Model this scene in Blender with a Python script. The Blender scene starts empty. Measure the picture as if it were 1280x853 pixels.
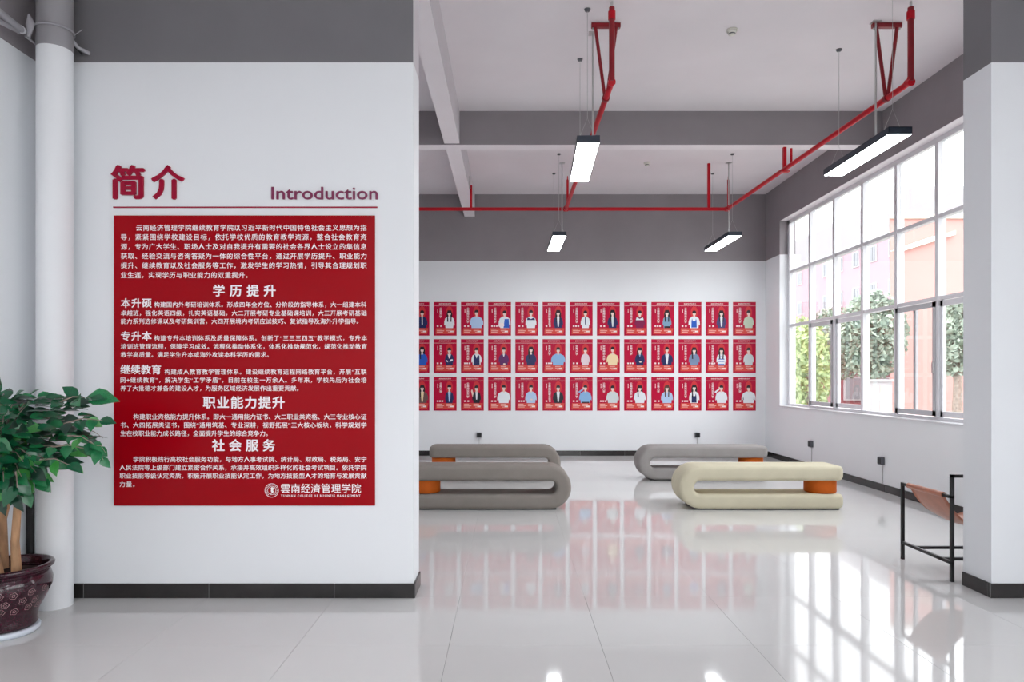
import bpy, math, random
from mathutils import Vector, Matrix
C = bpy.context.scene.collection
S = bpy.context.scene
random.seed(7)
# ---------------------------------------------------------------- camera, sky, exposure
EYE = 1.41
cam = bpy.data.objects.new('camera', bpy.data.cameras.new('camera'))
C.objects.link(cam)
cam.location = (0, 0, EYE); cam.rotation_euler = (math.pi/2, 0, 0)
cam.data.lens = 24.02; cam.data.sensor_width = 36
cam.data.shift_x = 4/1280; cam.data.shift_y = 45.5/1280
cam.data.clip_start = 0.05; cam.data.clip_end = 500
S.camera = cam
S.view_settings.view_transform = 'Standard'; S.view_settings.look = 'None'
S.view_settings.exposure = 0.87; S.view_settings.gamma = 1
S.view_settings.use_curve_mapping = False
SKY = 2.6
LAMP = 15.0
w = bpy.data.worlds.new('sky'); S.world = w; w.use_nodes = True
bg = w.node_tree.nodes['Background']
bg.inputs[0].default_value = (0.975, 0.972, 1.0, 1); bg.inputs[1].default_value = SKY
S.cycles.max_bounces = 10; S.cycles.diffuse_bounces = 6; S.cycles.glossy_bounces = 4
S.cycles.transparent_max_bounces = 12
S.cycles.sample_clamp_indirect = 6.0
S.cycles.use_denoising = True

# ---------------------------------------------------------------- materials
def lin(c):
    return tuple((v/255/12.92 if v/255 <= .04045 else ((v/255+.055)/1.055)**2.4) for v in c)
MATS = {}
def mat(name, rgb=None, rough=.6, spec=.5, metal=0, emit=0, srgb=True, noise=0, nscale=8, bump=0, bscale=60, coat=0, stretch=None, coatr=.05):
    if name in MATS: return MATS[name]
    m = bpy.data.materials.new(name); m.use_nodes = True
    nt = m.node_tree; b = nt.nodes['Principled BSDF']
    c = lin(rgb) if srgb else rgb
    b.inputs['Base Color'].default_value = (*c, 1)
    b.inputs['Roughness'].default_value = rough
    b.inputs['Specular IOR Level'].default_value = spec
    b.inputs['Metallic'].default_value = metal
    if coat:
        b.inputs['Coat Weight'].default_value = coat; b.inputs['Coat Roughness'].default_value = coatr
    if emit:
        b.inputs['Emission Color'].default_value = (*c, 1); b.inputs['Emission Strength'].default_value = emit
    tc = nt.nodes.new('ShaderNodeTexCoord'); mp = nt.nodes.new('ShaderNodeMapping')
    nt.links.new(tc.outputs['Object'], mp.inputs[0])
    if stretch: mp.inputs['Scale'].default_value = stretch
    if noise:
        n = nt.nodes.new('ShaderNodeTexNoise'); n.inputs['Scale'].default_value = nscale; n.inputs['Detail'].default_value = 5
        nt.links.new(mp.outputs[0], n.inputs['Vector'])
        r = nt.nodes.new('ShaderNodeMapRange'); r.inputs['From Min'].default_value = .3; r.inputs['From Max'].default_value = .7
        r.inputs['To Min'].default_value = 1-noise; r.inputs['To Max'].default_value = 1+noise
        nt.links.new(n.outputs['Fac'], r.inputs['Value'])
        mx = nt.nodes.new('ShaderNodeMix'); mx.data_type = 'RGBA'; mx.blend_type = 'MULTIPLY'; mx.inputs[0].default_value = 1
        mx.inputs['A'].default_value = (*c, 1)
        nt.links.new(r.outputs[0], mx.inputs['B']); nt.links.new(mx.outputs['Result'], b.inputs['Base Color'])
    if bump:
        n = nt.nodes.new('ShaderNodeTexNoise'); n.inputs['Scale'].default_value = bscale; n.inputs['Detail'].default_value = 4
        nt.links.new(mp.outputs[0], n.inputs['Vector'])
        bp = nt.nodes.new('ShaderNodeBump'); bp.inputs['Strength'].default_value = bump; bp.inputs['Distance'].default_value = .004
        nt.links.new(n.outputs['Fac'], bp.inputs['Height']); nt.links.new(bp.outputs[0], b.inputs['Normal'])
    MATS[name] = m
    return m
WHITE = mat('white_paint', (234, 236, 239), .55, .3, noise=.012, nscale=1.5, bump=.05, bscale=150)
GREYF = mat('hall_dark_grey_paint', (120, 118, 122), .6, .3, noise=.05, nscale=2, bump=.08, bscale=90)
GREY = mat('dark_grey_paint', (146, 140, 144), .6, .3, noise=.05, nscale=2, bump=.08, bscale=90)
CEIL = mat('ceiling_paint', (232, 226, 230), .75, .2, noise=.03, nscale=1.2, bump=.1, bscale=60)
BEAMU = mat('light_grey_underside', (236, 230, 234), .7, .2, noise=.02, nscale=2)  # lighter grey for undersides of the beams and the window head
BEAMS = mat('mid_grey_beam_paint', (204, 199, 204), .7, .2, noise=.03, nscale=2)
TILE = mat('polished_floor_tile', (214, 213, 212), .055, .55, noise=.02, nscale=1.3)
GROUT = mat('floor_grout', (150, 149, 146), .8)
BASE = mat('black_skirting_tile', (40, 37, 37), .22, .5, noise=.3, nscale=5)
JOINT = mat('skirting_joint', (120, 118, 118), .8)
RED = mat('red_pipe_paint', (190, 10, 32), .4, .3, noise=.06, nscale=12)
REDD = mat('dark_red_iron_paint', (140, 12, 28), .4, .5, noise=.1, nscale=12)
STEEL = mat('galvanised_conduit', (196, 196, 196), .35, .5, metal=.6)
BLACKM = mat('black_powder_coat', (20, 20, 22), .4)
LAMPB = mat('lamp_housing_blue_black', (44, 52, 66), .4)
LAMPE = mat('lamp_diffuser', (245, 252, 255), .5, emit=LAMP)
FRAME = mat('white_window_aluminium', (222, 222, 226), .35, .5)
FRAMEG = mat('grey_window_gasket', (190, 190, 194), .5)
PANEL = mat('crimson_acrylic_panel', (160, 0, 16), .25, .15, noise=.03, nscale=1)
LETTERW = mat('white_vinyl_lettering', (252, 244, 246), .5)
LETTERR = mat('crimson_acrylic_letter', (158, 0, 46), .35, .25)
LETTERP = mat('plum_acrylic_letter', (128, 42, 82), .3)
TAUPE = mat('taupe_upholstery', (140, 133, 127), .85, .2, noise=.05, nscale=6, bump=.25, bscale=420)
TAUPE2 = mat('grey_upholstery', (156, 152, 150), .85, .2, noise=.05, nscale=6, bump=.25, bscale=420)
CREAM = mat('cream_upholstery', (208, 201, 177), .85, .2, noise=.04, nscale=6, bump=.25, bscale=420)
ORANGE = mat('orange_upholstery', (196, 92, 12), .7, .3, noise=.06, nscale=8, bump=.2, bscale=300)
LEATHER = mat('tan_leather_sling', (172, 108, 84), .35, .5, noise=.12, nscale=14, bump=.3, bscale=120)
DETECT = mat('ivory_plastic', (226, 224, 214), .4)
DARKP = mat('dark_grey_plastic', (92, 92, 98), .5)
SOIL = mat('potting_soil', (52, 34, 28), .95, noise=.5, nscale=60, bump=1, bscale=120)
BARK = mat('tan_bark', (176, 136, 102), .8, noise=.3, nscale=30, bump=.6, bscale=60, stretch=(1, 1, .3))
BARKD = mat('grey_bark', (150, 135, 125), .85, noise=.25, nscale=20)
SAUCER = mat('pale_saucer_plastic', (214, 222, 232), .35)
LEAFS = [mat('leaf_deep_green', (14, 84, 52), .22, .6, noise=.25, nscale=25), mat('leaf_mid_green', (30, 112, 66), .25, .6, noise=.25, nscale=25),
         mat('leaf_bright_green', (58, 140, 62), .28, .6, noise=.2, nscale=25), mat('leaf_dark_green', (12, 52, 36), .3, .6, noise=.3, nscale=25)]
TREEL = [mat('tree_foliage_grey_green', (158, 170, 156), .8, noise=.3, nscale=2), mat('tree_foliage_yellow_green', (172, 186, 136), .8, noise=.25, nscale=2)]
PINKW = mat('pale_pink_render', (176, 148, 158), .9, noise=.03, nscale=.3)
WHITEW = mat('white_render', (186, 184, 188), .9)
SALMON = mat('salmon_render', (200, 152, 146), .9, noise=.04, nscale=.3)
CREAMW = mat('cream_render', (206, 198, 186), .9)
BRICKR = mat('dull_red_render', (146, 96, 100), .9)
FARG = mat('far_window_glass', (132, 134, 140), .4)
GROUND = mat('pale_paving', (165, 165, 160), .9, noise=.05, nscale=1)
def glass():
    m = bpy.data.materials.new('window_glass'); m.use_nodes = True; nt = m.node_tree
    for n in list(nt.nodes): nt.nodes.remove(n)
    o = nt.nodes.new('ShaderNodeOutputMaterial'); mx = nt.nodes.new('ShaderNodeMixShader'); t = nt.nodes.new('ShaderNodeBsdfTransparent')
    g = nt.nodes.new('ShaderNodeBsdfGlossy'); g.inputs['Roughness'].default_value = .02
    t.inputs[0].default_value = (.95, .965, .96, 1)
    lw = nt.nodes.new('ShaderNodeLayerWeight'); pw = nt.nodes.new('ShaderNodeMath'); pw.operation = 'POWER'; pw.inputs[1].default_value = 5
    f = nt.nodes.new('ShaderNodeMath'); f.operation = 'MULTIPLY_ADD'; f.inputs[1].default_value = .8; f.inputs[2].default_value = .03
    nt.links.new(lw.outputs['Facing'], pw.inputs[0]); nt.links.new(pw.outputs[0], f.inputs[0])
    nt.links.new(f.outputs[0], mx.inputs[0]); nt.links.new(t.outputs[0], mx.inputs[1]); nt.links.new(g.outputs[0], mx.inputs[2])
    nt.links.new(mx.outputs[0], o.inputs['Surface'])
    return m
GLASS = glass()
def glaze():
    m = mat('maroon_glaze', (58, 14, 30), .14, .5, coat=.25)
    nt = m.node_tree; b = nt.nodes['Principled BSDF']
    tc = nt.nodes.new('ShaderNodeTexCoord'); v = nt.nodes.new('ShaderNodeTexNoise'); v.inputs['Scale'].default_value = 140; v.inputs['Detail'].default_value = 3
    nt.links.new(tc.outputs['Object'], v.inputs['Vector'])
    r = nt.nodes.new('ShaderNodeValToRGB'); r.color_ramp.elements[0].position = .56; r.color_ramp.elements[0].color = (*lin((46, 10, 26)), 1)
    r.color_ramp.elements[1].position = .74; r.color_ramp.elements[1].color = (*lin((96, 50, 66)), 1)
    nt.links.new(v.outputs['Fac'], r.inputs[0]); nt.links.new(r.outputs[0], b.inputs['Base Color'])
    return m
GLAZE = glaze()

# ---------------------------------------------------------------- mesh helpers
class MB:
    def __init__(s): s.v = []; s.f = []; s.m = []; s.sm = []
    def add(s, vs, fs, mi=0, smooth=False):
        n = len(s.v); s.v += [tuple(p) for p in vs]
        for f in fs: s.f.append(tuple(i+n for i in f)); s.m.append(mi); s.sm.append(smooth)
        return s
    def box(s, x0, x1, y0, y1, z0, z1, mi=0):
        vs = [(x, y, z) for z in (z0, z1) for y in (y0, y1) for x in (x0, x1)]
        return s.add(vs, [(0, 2, 3, 1), (4, 5, 7, 6), (0, 1, 5, 4), (2, 6, 7, 3), (0, 4, 6, 2), (1, 3, 7, 5)], mi)
    def cbox(s, c, d, mi=0):
        return s.box(c[0]-d[0]/2, c[0]+d[0]/2, c[1]-d[1]/2, c[1]+d[1]/2, c[2]-d[2]/2, c[2]+d[2]/2, mi)
    def bevbox(s, x0, x1, y0, y1, z0, z1, b, mi=0):
        # chamfered box: plan octagon rings
        def ring(i, z):
            X0, X1, Y0, Y1 = x0+i, x1-i, y0+i, y1-i
            return [(X0+b, Y0, z), (X1-b, Y0, z), (X1, Y0+b, z), (X1, Y1-b, z), (X1-b, Y1, z), (X0+b, Y1, z), (X0, Y1-b, z), (X0, Y0+b, z)]
        R = ring(b, z0)+ring(0, z0+b)+ring(0, z1-b)+ring(b, z1)
        fs = [tuple(range(7, -1, -1)), tuple(range(24, 32))]
        for k in range(3):
            for j in range(8): fs.append((k*8+j, k*8+(j+1) % 8, (k+1)*8+(j+1) % 8, (k+1)*8+j))
        return s.add(R, fs, mi)
    def tube(s, pts, r, n=10, mi=0, cap=True):
        pts = [Vector(p) for p in pts]; rs = r if isinstance(r, (list, tuple)) else [r]*len(pts)
        rings = []; prev = None
        for i, p in enumerate(pts):
            a = pts[max(i-1, 0)]; b = pts[min(i+1, len(pts)-1)]; t = (b-a).normalized()
            if prev is None:
                u = t.cross(Vector((0, 0, 1)))
                if u.length < .01: u = t.cross(Vector((1, 0, 0)))
            else: u = prev-t*prev.dot(t)
            u.normalize(); prev = u; w_ = t.cross(u)
            rings += [p+(u*math.cos(2*math.pi*k/n)+w_*math.sin(2*math.pi*k/n))*rs[i] for k in range(n)]
        fs = []
        for i in range(len(pts)-1):
            for k in range(n): fs.append((i*n+k, i*n+(k+1) % n, (i+1)*n+(k+1) % n, (i+1)*n+k))
        s.add(rings, fs, mi, True)
        if cap:
            s.add(rings[:n], [tuple(range(n-1, -1, -1))], mi); s.add(rings[-n:], [tuple(range(n))], mi)
        return s
    def lathe(s, prof, n=32, c=(0, 0, 0), mi=0, smooth=True):
        vs = [(c[0]+r*math.cos(2*math.pi*k/n), c[1]+r*math.sin(2*math.pi*k/n), c[2]+z) for r, z in prof for k in range(n)]
        fs = [(i*n+k, i*n+(k+1) % n, (i+1)*n+(k+1) % n, (i+1)*n+k) for i in range(len(prof)-1) for k in range(n)]
        return s.add(vs, fs, mi, smooth)
    def poly(s, pts, y, mi=0):      # flat outline in x,z facing -y
        return s.add([(p[0], y, p[1]) for p in pts], [tuple(range(len(pts)))], mi)
    def mesh(s, name, mats, off=(0, 0, 0)):
        me = bpy.data.meshes.new(name)
        me.from_pydata([(a-off[0], b-off[1], c-off[2]) for a, b, c in s.v], [], s.f)
        if not isinstance(mats, (list, tuple)): mats = [mats]
        for m in mats: me.materials.append(m)
        me.polygons.foreach_set('material_index', s.m); me.polygons.foreach_set('use_smooth', s.sm)
        me.update()
        return me
def link(name, me, parent=None):
    o = bpy.data.objects.new(name, me); C.objects.link(o)
    if parent is not None: o.parent = parent
    return o
def part(name, mb, mats, parent, label=None, off=None, kind=None):
    if off is None: off = parent.matrix_world_loc if False else tuple(parent.location) if parent.parent is None else tuple(parent['wl'])
    o = link(name, mb.mesh(name, mats, off), parent); o['wl'] = tuple(off)
    if label: o['label'] = label
    if kind: o['kind'] = kind
    return o
def thing(name, label, cat, loc=(0, 0, 0), group=None, rz=0):
    o = bpy.data.objects.new(name, None); C.objects.link(o); o.location = loc; o.rotation_euler[2] = rz
    o.empty_display_size = .1
    o['label'] = label; o['category'] = cat
    if group: o['group'] = group
    return o
def struct(name, mb, mats, label=None):
    o = link(name, mb.mesh(name, mats)); o['kind'] = 'structure'
    if label: o['label'] = label
    return o
def copy_tree(o, parent=None):
    c = o.copy(); C.objects.link(c); c.parent = parent
    for ch in list(o.children): copy_tree(ch, c)
    return c
def bevel(o, wd, seg=2):
    m = o.modifiers.new('bevel', 'BEVEL'); m.width = wd; m.segments = seg; m.limit_method = 'ANGLE'
    return o

# ---------------------------------------------------------------- shell
XL, XR, YB, H = -3.015, 4.627, 12.31, 4.71
YF, YF2 = 4.37, 4.64
YR = -8.0
b = MB().box(XL-.3, XR+.3, YR, YB+.3, -.2, -.012)
floor = struct('floor', b, GROUT, 'polished pale grey tiled floor')
gx0, gy0, T = -.314, 4.394, .8
tmb = MB().bevbox(.0002, T-.0002, .0002, T-.0002, -.012, 0, .0001).mesh('tile', TILE)
tm = MB().bevbox(.0008, T-.0008, .0008, T-.0008, -.012, 0, .0004).mesh('tile', TILE)
rest = MB(); nt_ = 0
for i in range(-4, 7):
    for j in range(-16, 11):
        x0 = gx0+i*T; y0 = gy0+j*T
        x1 = min(x0+T, XR); xa = max(x0, XL); y1 = min(y0+T, YB); ya = max(y0, YR)
        if x1-xa < .01 or y1-ya < .01: continue
        full = abs(x1-xa-T) < 1e-6 and abs(y1-ya-T) < 1e-6
        if y0 < 1.5: rest.box(xa+.0008, x1-.0008, ya+.0008, y1-.0008, -.012, 0)
        else:
            g_ = .0002 if y0 > 4.3 else .0008
            me = (tmb if y0 > 4.3 else tm) if full else MB().bevbox(g_, x1-xa-g_, g_, y1-ya-g_, -.012, 0, g_/2).mesh('tile', TILE)
            o = link('tile', me, floor); o.location = (xa, ya, 0)
part('tile_field', rest, TILE, floor, kind='stuff')
struct('ceiling', MB().box(XL-.3, XR+.3, YR, YB+.3, H, H+.2), CEIL, 'grey painted concrete ceiling')
zl, zb = 3.426, 3.51
m2 = [WHITE, GREY]
struct('wall_front_left', MB().box(XL, -.61, YF, YF2, 0, zl).box(XL, -.612, YF, YF2, zl, H, 1).box(-.612, -.61, YF, YF2, zl, H, 2), [WHITE, GREYF, BEAMS], 'white partition wall carrying the red introduction panel')  # upper end face in a lighter grey than the front
struct('wall_front_right', MB().box(3.087, XR, YF, YF2, 0, zl).box(3.087, XR, YF, YF2, zl, H, 1), [WHITE, GREYF], 'white end of the partition wall at right of the opening')
struct('wall_back', MB().box(XL, XR+.3, YB, YB+.25, 0, zb).box(XL, XR+.3, YB, YB+.25, zb, H, 1), m2, 'white back wall with dark grey upper band')
struct('wall_left', MB().box(XL-.3, XL, YR, YB+.25, 0, zl).box(XL-.3, XL, YR, YB+.25, zl, H, 1), m2, 'white left side wall')
# right wall with its opening
WY0, WY1, WZ0, WZ1 = 5.2, 11.67, EYE-.485, EYE+2.672
XO = XR+.27
def wallx(mb, y0, y1, z0, z1):
    if z0 < zb: mb.box(XR, XO, y0, y1, z0, min(z1, zb), 0)
    if z1 > zb: mb.box(XR, XO, y0, y1, max(z0, zb), z1, 1)
b = MB(); wallx(b, YF2, WY0, 0, H); wallx(b, WY1, YB, 0, H); wallx(b, WY0, WY1, 0, WZ0); wallx(b, WY0, WY1, WZ1, H)
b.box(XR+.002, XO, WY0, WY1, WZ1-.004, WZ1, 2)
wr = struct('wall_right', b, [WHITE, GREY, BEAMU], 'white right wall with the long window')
# unseen hall right and rear walls; their glazed openings are added for daylight
b = MB(); wallx(b, YR, -6.5, 0, H); wallx(b, 2.2, YF2, 0, H); wallx(b, -6.5, 2.2, 0, .9); wallx(b, -6.5, 2.2, 4.1, H)
struct('wall_hall_right', b, m2)
b = MB().box(XL, XR, YR-.25, YR, 0, .3).box(XL, XR, YR-.25, YR, 3.4, H, 1).box(XL, XL+.5, YR-.25, YR, 0.3, 3.4).box(XR-.5, XR, YR-.25, YR, .3, 3.4)
struct('wall_rear', b, m2)
def grid_window(name, fixed, a0, a1, z0, z1, na, zs, axis):
    b = MB()
    def bar(p0, p1, q0, q1):
        if axis == 'x': b.box(p0, p1, fixed, fixed+.06, q0, q1)
        else: b.box(fixed, fixed+.06, p0, p1, q0, q1)
    for k in range(na+1):
        p = a0+(a1-a0)*k/na; bar(p-.03, p+.03, z0, z1)
    for z in [z0]+zs+[z1]: bar(a0, a1, z-.025, z+.025)
    o = struct(name, b, FRAME)
    g = MB()
    if axis == 'x': g.box(a0, a1, fixed+.028, fixed+.032, z0, z1)
    else: g.box(fixed+.028, fixed+.032, a0, a1, z0, z1)
    part('pane', g, GLASS, o)
grid_window('added_window_2', XR+.15, -6.5, 2.2, .9, 4.1, 8, [1.9, 3.1], 'y')  # neither hall window is in view; both put in to bring daylight
grid_window('added_window_3', YR-.15, XL+.5, XR-.5, .3, 3.4, 7, [2.4], 'x')

# beams: trims of the ceiling
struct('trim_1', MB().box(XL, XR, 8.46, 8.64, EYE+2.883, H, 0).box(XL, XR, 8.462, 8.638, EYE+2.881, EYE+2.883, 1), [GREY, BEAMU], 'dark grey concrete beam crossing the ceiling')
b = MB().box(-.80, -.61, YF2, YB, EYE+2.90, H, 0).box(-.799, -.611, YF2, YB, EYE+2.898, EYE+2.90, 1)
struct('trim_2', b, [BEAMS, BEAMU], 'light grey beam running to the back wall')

# skirting tiles
def skirting(name, segs, lab):
    # segs: list of (axis, fixed0, fixed1, start, end)
    root = MB()
    for ax, f0, f1, s0, s1 in segs:
        g = .002
        if ax == 'x': root.box(s0, s1, f0+g, f1-g, 0, .088)
        else: root.box(f0+g, f1-g, s0, s1, 0, .088)
    o = struct(name, root, JOINT, lab)
    for ax, f0, f1, s0, s1 in segs:
        cuts = [s0]
        g0 = gx0 if ax == 'x' else gy0
        k = math.ceil((s0-g0)/T-1e-6); 
        while g0+k*T < s1-.02:
            if g0+k*T > s0+.02: cuts.append(g0+k*T)
            k += 1
        cuts.append(s1)
        for a, c in zip(cuts, cuts[1:]):
            q = MB()
            if ax == 'x': q.bevbox(a+.0015, c-.0015, f0, f1, 0, .092, .0015)
            else: q.bevbox(f0, f1, a+.0015, c-.0015, 0, .092, .0015)
            part('skirting_tile', q, BASE, o)
th = .012
skirting('baseboard_front_left', [('x', YF-th, YF, XL, -.61+th), ('y', -.61, -.61+th, YF, YF2)], 'black tile skirting under the introduction wall')
skirting('baseboard_front_right', [('x', YF-th, YF, 3.087-th, XR), ('y', 3.087-th, 3.087, YF, YF2)], 'black tile skirting round the right wall end')
skirting('baseboard_back', [('x', YB-th, YB, XL, XR)], 'black tile skirting along the back wall')
skirting('baseboard_right', [('y', XR-th, XR, YF2, YB-th)], 'black tile skirting below the window')
skirting('baseboard_left', [('y', XL, XL+th, YR, 3.3)], 'black tile skirting on the left wall')

# ---------------------------------------------------------------- the long window
FX = 4.776; DY = .805; Y0w = 11.64
win = struct('window_1', MB().box(FX, FX+.07, WY0, WY1, WZ0, WZ0+.04).box(FX, FX+.07, WY0, WY1, WZ1-.045, WZ1-.004)
      .box(FX, FX+.07, WY1-.055, WY1, WZ0, WZ1).box(FX, FX+.07, WY0, WY0+.05, WZ0, WZ1)
      .box(FX-.012, FX, WY1-.07, WY1, WZ0, WZ1-.004).box(FX-.012, FX, WY0, WY1, WZ1-.06, WZ1-.004), FRAME, 'long white framed window of three rows of panes')
ys = [Y0w-DY*k for k in range(0, 9)]
zr = [EYE+1.79, EYE+.88]
for y in ys[1:-1]:
    part('mullion', MB().box(FX-.01, FX+.08, y-.03, y+.03, WZ0+.04, WZ1-.045).box(FX-.012, FX-.01, y-.008, y+.008, WZ0+.04, WZ1-.045), [FRAME], win)
for z in zr:
    part('transom', MB().box(FX-.005, FX+.075, WY0, WY1, z-.022, z+.022), FRAME, win)
part('window_sill', MB().box(XR-.012, FX+.01, WY0-.03, WY1+.02, WZ0-.012, WZ0+.006), FRAME, win, 'pale sill ledge')
rows = [(WZ0+.04, zr[1]-.022), (zr[1]+.022, zr[0]-.022), (zr[0]+.022, WZ1-.045)]
slide = {1, 2, 4, 5}
for k in range(8):
    ya, yb = (ys[k+1]+.03 if k < 7 else WY0+.05), (ys[k]-.03 if k else WY1-.055)
    for r, (z0, z1) in enumerate(rows):
        if r == 0 and k in slide:
            off = .0 if k in (1, 4) else .035
            y_a, y_b = ya-.01, yb+.01
            sx = FX-.02+off
            if k == 4: y_a, y_b = ya-.02, yb+.02
            s = MB()
            w_ = .05
            s.box(sx, sx+.03, y_a, y_a+w_, z0+.01, z1-.01).box(sx, sx+.03, y_b-w_, y_b, z0+.01, z1-.01)
            s.box(sx, sx+.03, y_a, y_b, z0+.01, z0+.07).box(sx, sx+.03, y_a, y_b, z1-.07, z1-.01)
            o = part('sash', s, FRAMEG if k in (1, 4) else FRAME, win, 'sliding sash')
            part('handle', MB().box(sx-.018, sx, y_a+.012, y_a+.038, EYE+.05, EYE+.17), STEEL, o)
            part('pane', MB().box(sx+.012, sx+.016, y_a+w_, y_b-w_, z0+.07, z1-.07), GLASS, o)
            if k == 4:
                part('stile', MB().box(sx+.035, sx+.065, ya+.4, ya+.45, z0+.02, z1-.02), FRAMEG, win, 'stile of the sash slid behind')
        else:
            part('pane', MB().box(FX+.03, FX+.034, ya, yb, z0, z1), GLASS, win)

# ---------------------------------------------------------------- lettering
def text_mesh(txt, size, width=None, bold=0.0, extrude=0.0, vertical=False):
    cu = bpy.data.curves.new('t', 'FONT'); cu.body = '\n'.join(txt) if vertical else txt
    cu.size = size; cu.resolution_u = 1 if size < .06 else 3
    cu.offset = 0; cu.extrude = extrude; cu.align_x = 'LEFT'
    if vertical: cu.space_line = 1.02
    o = bpy.data.objects.new('t', cu); C.objects.link(o)
    def ev():
        dg = bpy.context.evaluated_depsgraph_get(); dg.update()
        return bpy.data.meshes.new_from_object(o.evaluated_get(dg))
    me = ev()
    if width and len(txt) > 1:
        def wd(m):
            xs = [v.co.x for v in m.vertices]; return max(xs)-min(xs)
        w1 = wd(me); cu.space_character = 1.5; me2 = ev(); w2 = wd(me2)
        cu.space_character = max(.5, 1+.5*(width-w1)/(w2-w1)); bpy.data.meshes.remove(me); bpy.data.meshes.remove(me2); me = ev()
    bpy.data.objects.remove(o); bpy.data.curves.remove(cu)
    vs = [v.co.copy() for v in me.vertices]; fs = [tuple(p.vertices) for p in me.polygons]
    bpy.data.meshes.remove(me)
    if bold:                 # heavier strokes: the same outline laid over itself a little aside
        n = len(vs); V = []; F = []
        for k, (dx, dy) in enumerate(((-1, 0), (1, 0), (0, .7), (0, -.7))):
            V += [v+Vector((dx*bold, dy*bold, k*.00015)) for v in vs]; F += [tuple(q+k*n for q in f) for f in fs]
        vs, fs = V, F
    return vs, fs
def bounds(vs):
    xs = [v.x for v in vs]; ys_ = [v.y for v in vs]
    return min(xs), max(xs), min(ys_), max(ys_)
PX = YF/854.0
def wx(px): return (px-636)*PX
def wz(py): return EYE+(472-py)*PX
def put_text(mb, txt, x0, x1, yc, hpx, y, bold, extrude=0, fit_h=None):
    """text from pixel x0 to x1, glyph box height hpx, centred on row yc, on the plane Y=y"""
    size = hpx*PX/.93
    vs, fs = text_mesh(txt, size, (x1-x0)*PX if x1 else None, bold*size, extrude)
    a, c, d, e = bounds(vs)
    base = -size*.355          # CJK glyph centre is .38 em above the baseline
    if fit_h:
        s_ = fit_h*PX/(e-d); sx = (x1-x0)*PX/(c-a)
        vs = [Vector(((v.x-a)*sx+a, (v.y-d)*s_, v.z)) for v in vs]; base = -fit_h*PX/2
    pts = [(wx(x0)+v.x-a, y-v.z, wz(yc)+v.y+base) for v in vs]
    mb.add(pts, fs)

# introduction panel
pr = thing('introduction_panel', 'large crimson acrylic panel covered in rows of white Chinese text, on the white partition wall', 'sign', (wx(306), YF, wz(632)))
pnl = part('board', MB().bevbox(wx(143.5), wx(469), YF-.012, YF-.0002, wz(632), wz(270), .001), PANEL, pr)
yt = YF-.0125
B = .013
body = [
 ('云南经济管理学院继续教育学院以习近平新时代中国特色社会主义思想为指', 171.5, 458.6, 285.7, 7.6),
 ('导，紧紧围绕学校建设目标，依托学校优质的教育教学资源，整合社会教育资', 152.5, 458.6, 297.3, 7.6),
 ('源，专为广大学生、职场人士及对自我提升有需要的社会各界人士设立的集信息', 152.5, 458.6, 309.2, 7.6),
 ('获取、经验交流与咨询答疑为一体的综合性平台，通过开展学历提升、职业能力', 152.5, 458.6, 321, 7.6),
 ('提升、继续教育以及社会服务等工作，激发学生的学习热情，引导其合理规划职', 152.5, 458.6, 332.7, 7.6),
 ('业生涯，实现学历与职业能力的双重提升。', 152.5, 310.5, 344.7, 7.6),
 ('构建国内外考研培训体系。形成四年全方位、分阶段的指导体系，大一组建本科', 194, 458.5, 381.5, 6.8),
 ('卓越班，强化英语四级，扎实英语基础，大二开展考研专业基础课培训，大三开展考研基础', 152.5, 458.5, 392, 6.8),
 ('能力系列选修课以及考研集训营，大四开展境内考研应试技巧、复试指导及海外升学指导。', 152.5, 448.5, 402.2, 6.8),
 ('构建专升本培训体系及质量保障体系。创新了“三三三四五”教学模式，专升本', 194, 459, 423.2, 6.8),
 ('培训班管理流程，保障学习成效。流程化推动体系化，体系化推动规范化，规范化推动教育', 152.5, 459, 433.6, 6.8),
 ('教学高质量。满足学生升本或海外攻读本科学历的需求。', 152.5, 336.6, 443.8, 6.8),
 ('构建成人教育教学管理体系。建设继续教育远程网络教育平台，开展“互联', 207, 458.5, 465.2, 6.8),
 ('网+继续教育”，解决学生“工学矛盾”，目前在校生一万余人。多年来，学校先后为社会培', 152, 458.5, 475.5, 6.8),
 ('养了大批德才兼备的建设人才，为服务区域经济发展作出重要贡献。', 152, 373.8, 485.8, 6.8),
 ('构建职业资格能力提升体系。即大一通用能力证书、大二职业类资格、大三专业核心证', 168, 458.5, 521.3, 7),
 ('书、大四拓展类证书，围绕“通用筑基、专业深耕，视野拓展”三大核心板块，科学规划学', 152, 458.5, 531.6, 7),
 ('生在校职业能力成长路径，全面提升学生的综合竞争力。', 152, 335.6, 542, 7),
 ('学院积极践行高校社会服务功能，与地方人事考试院、统计局、财政局、税务局、安宁', 168, 458.5, 574.3, 7),
 ('人民法院等上级部门建立紧密合作关系，承接并高效组织多样化的社会考试项目。依托学院', 151, 458.5, 584.6, 7),
 ('职业技能等级认定资质，积极开展职业技能认定工作，为地方技能型人才的培育与发展贡献', 151, 458.5, 594.8, 7),
 ('力量。', 151, 169.6, 605.3, 7)]
b = MB()
for t, x0, x1, yc, h_ in body: put_text(b, t, x0, x1, yc, h_, yt, B)
part('body_lettering', b, LETTERW, pr, 'small white Chinese body text', kind='stuff')
heads = [('学历提升', 267.3, 344.8, 364.2, 14.5), ('职业能力提升', 254.7, 355.9, 503.5, 15), ('社会服务', 266, 344, 557, 15),
         ('本升硕', 152.5, 190.3, 379.6, 11.6), ('专升本', 152.5, 190.3, 420.7, 11.6), ('继续教育', 151.8, 202, 462.5, 11.6)]
for t, x0, x1, yc, h_ in heads:
    b = MB(); put_text(b, t, x0, x1, yc, h_, yt-.0006, .028)
    part('section_heading', b, LETTERW, pr, 'larger white heading reading '+t)
b = MB()
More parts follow.
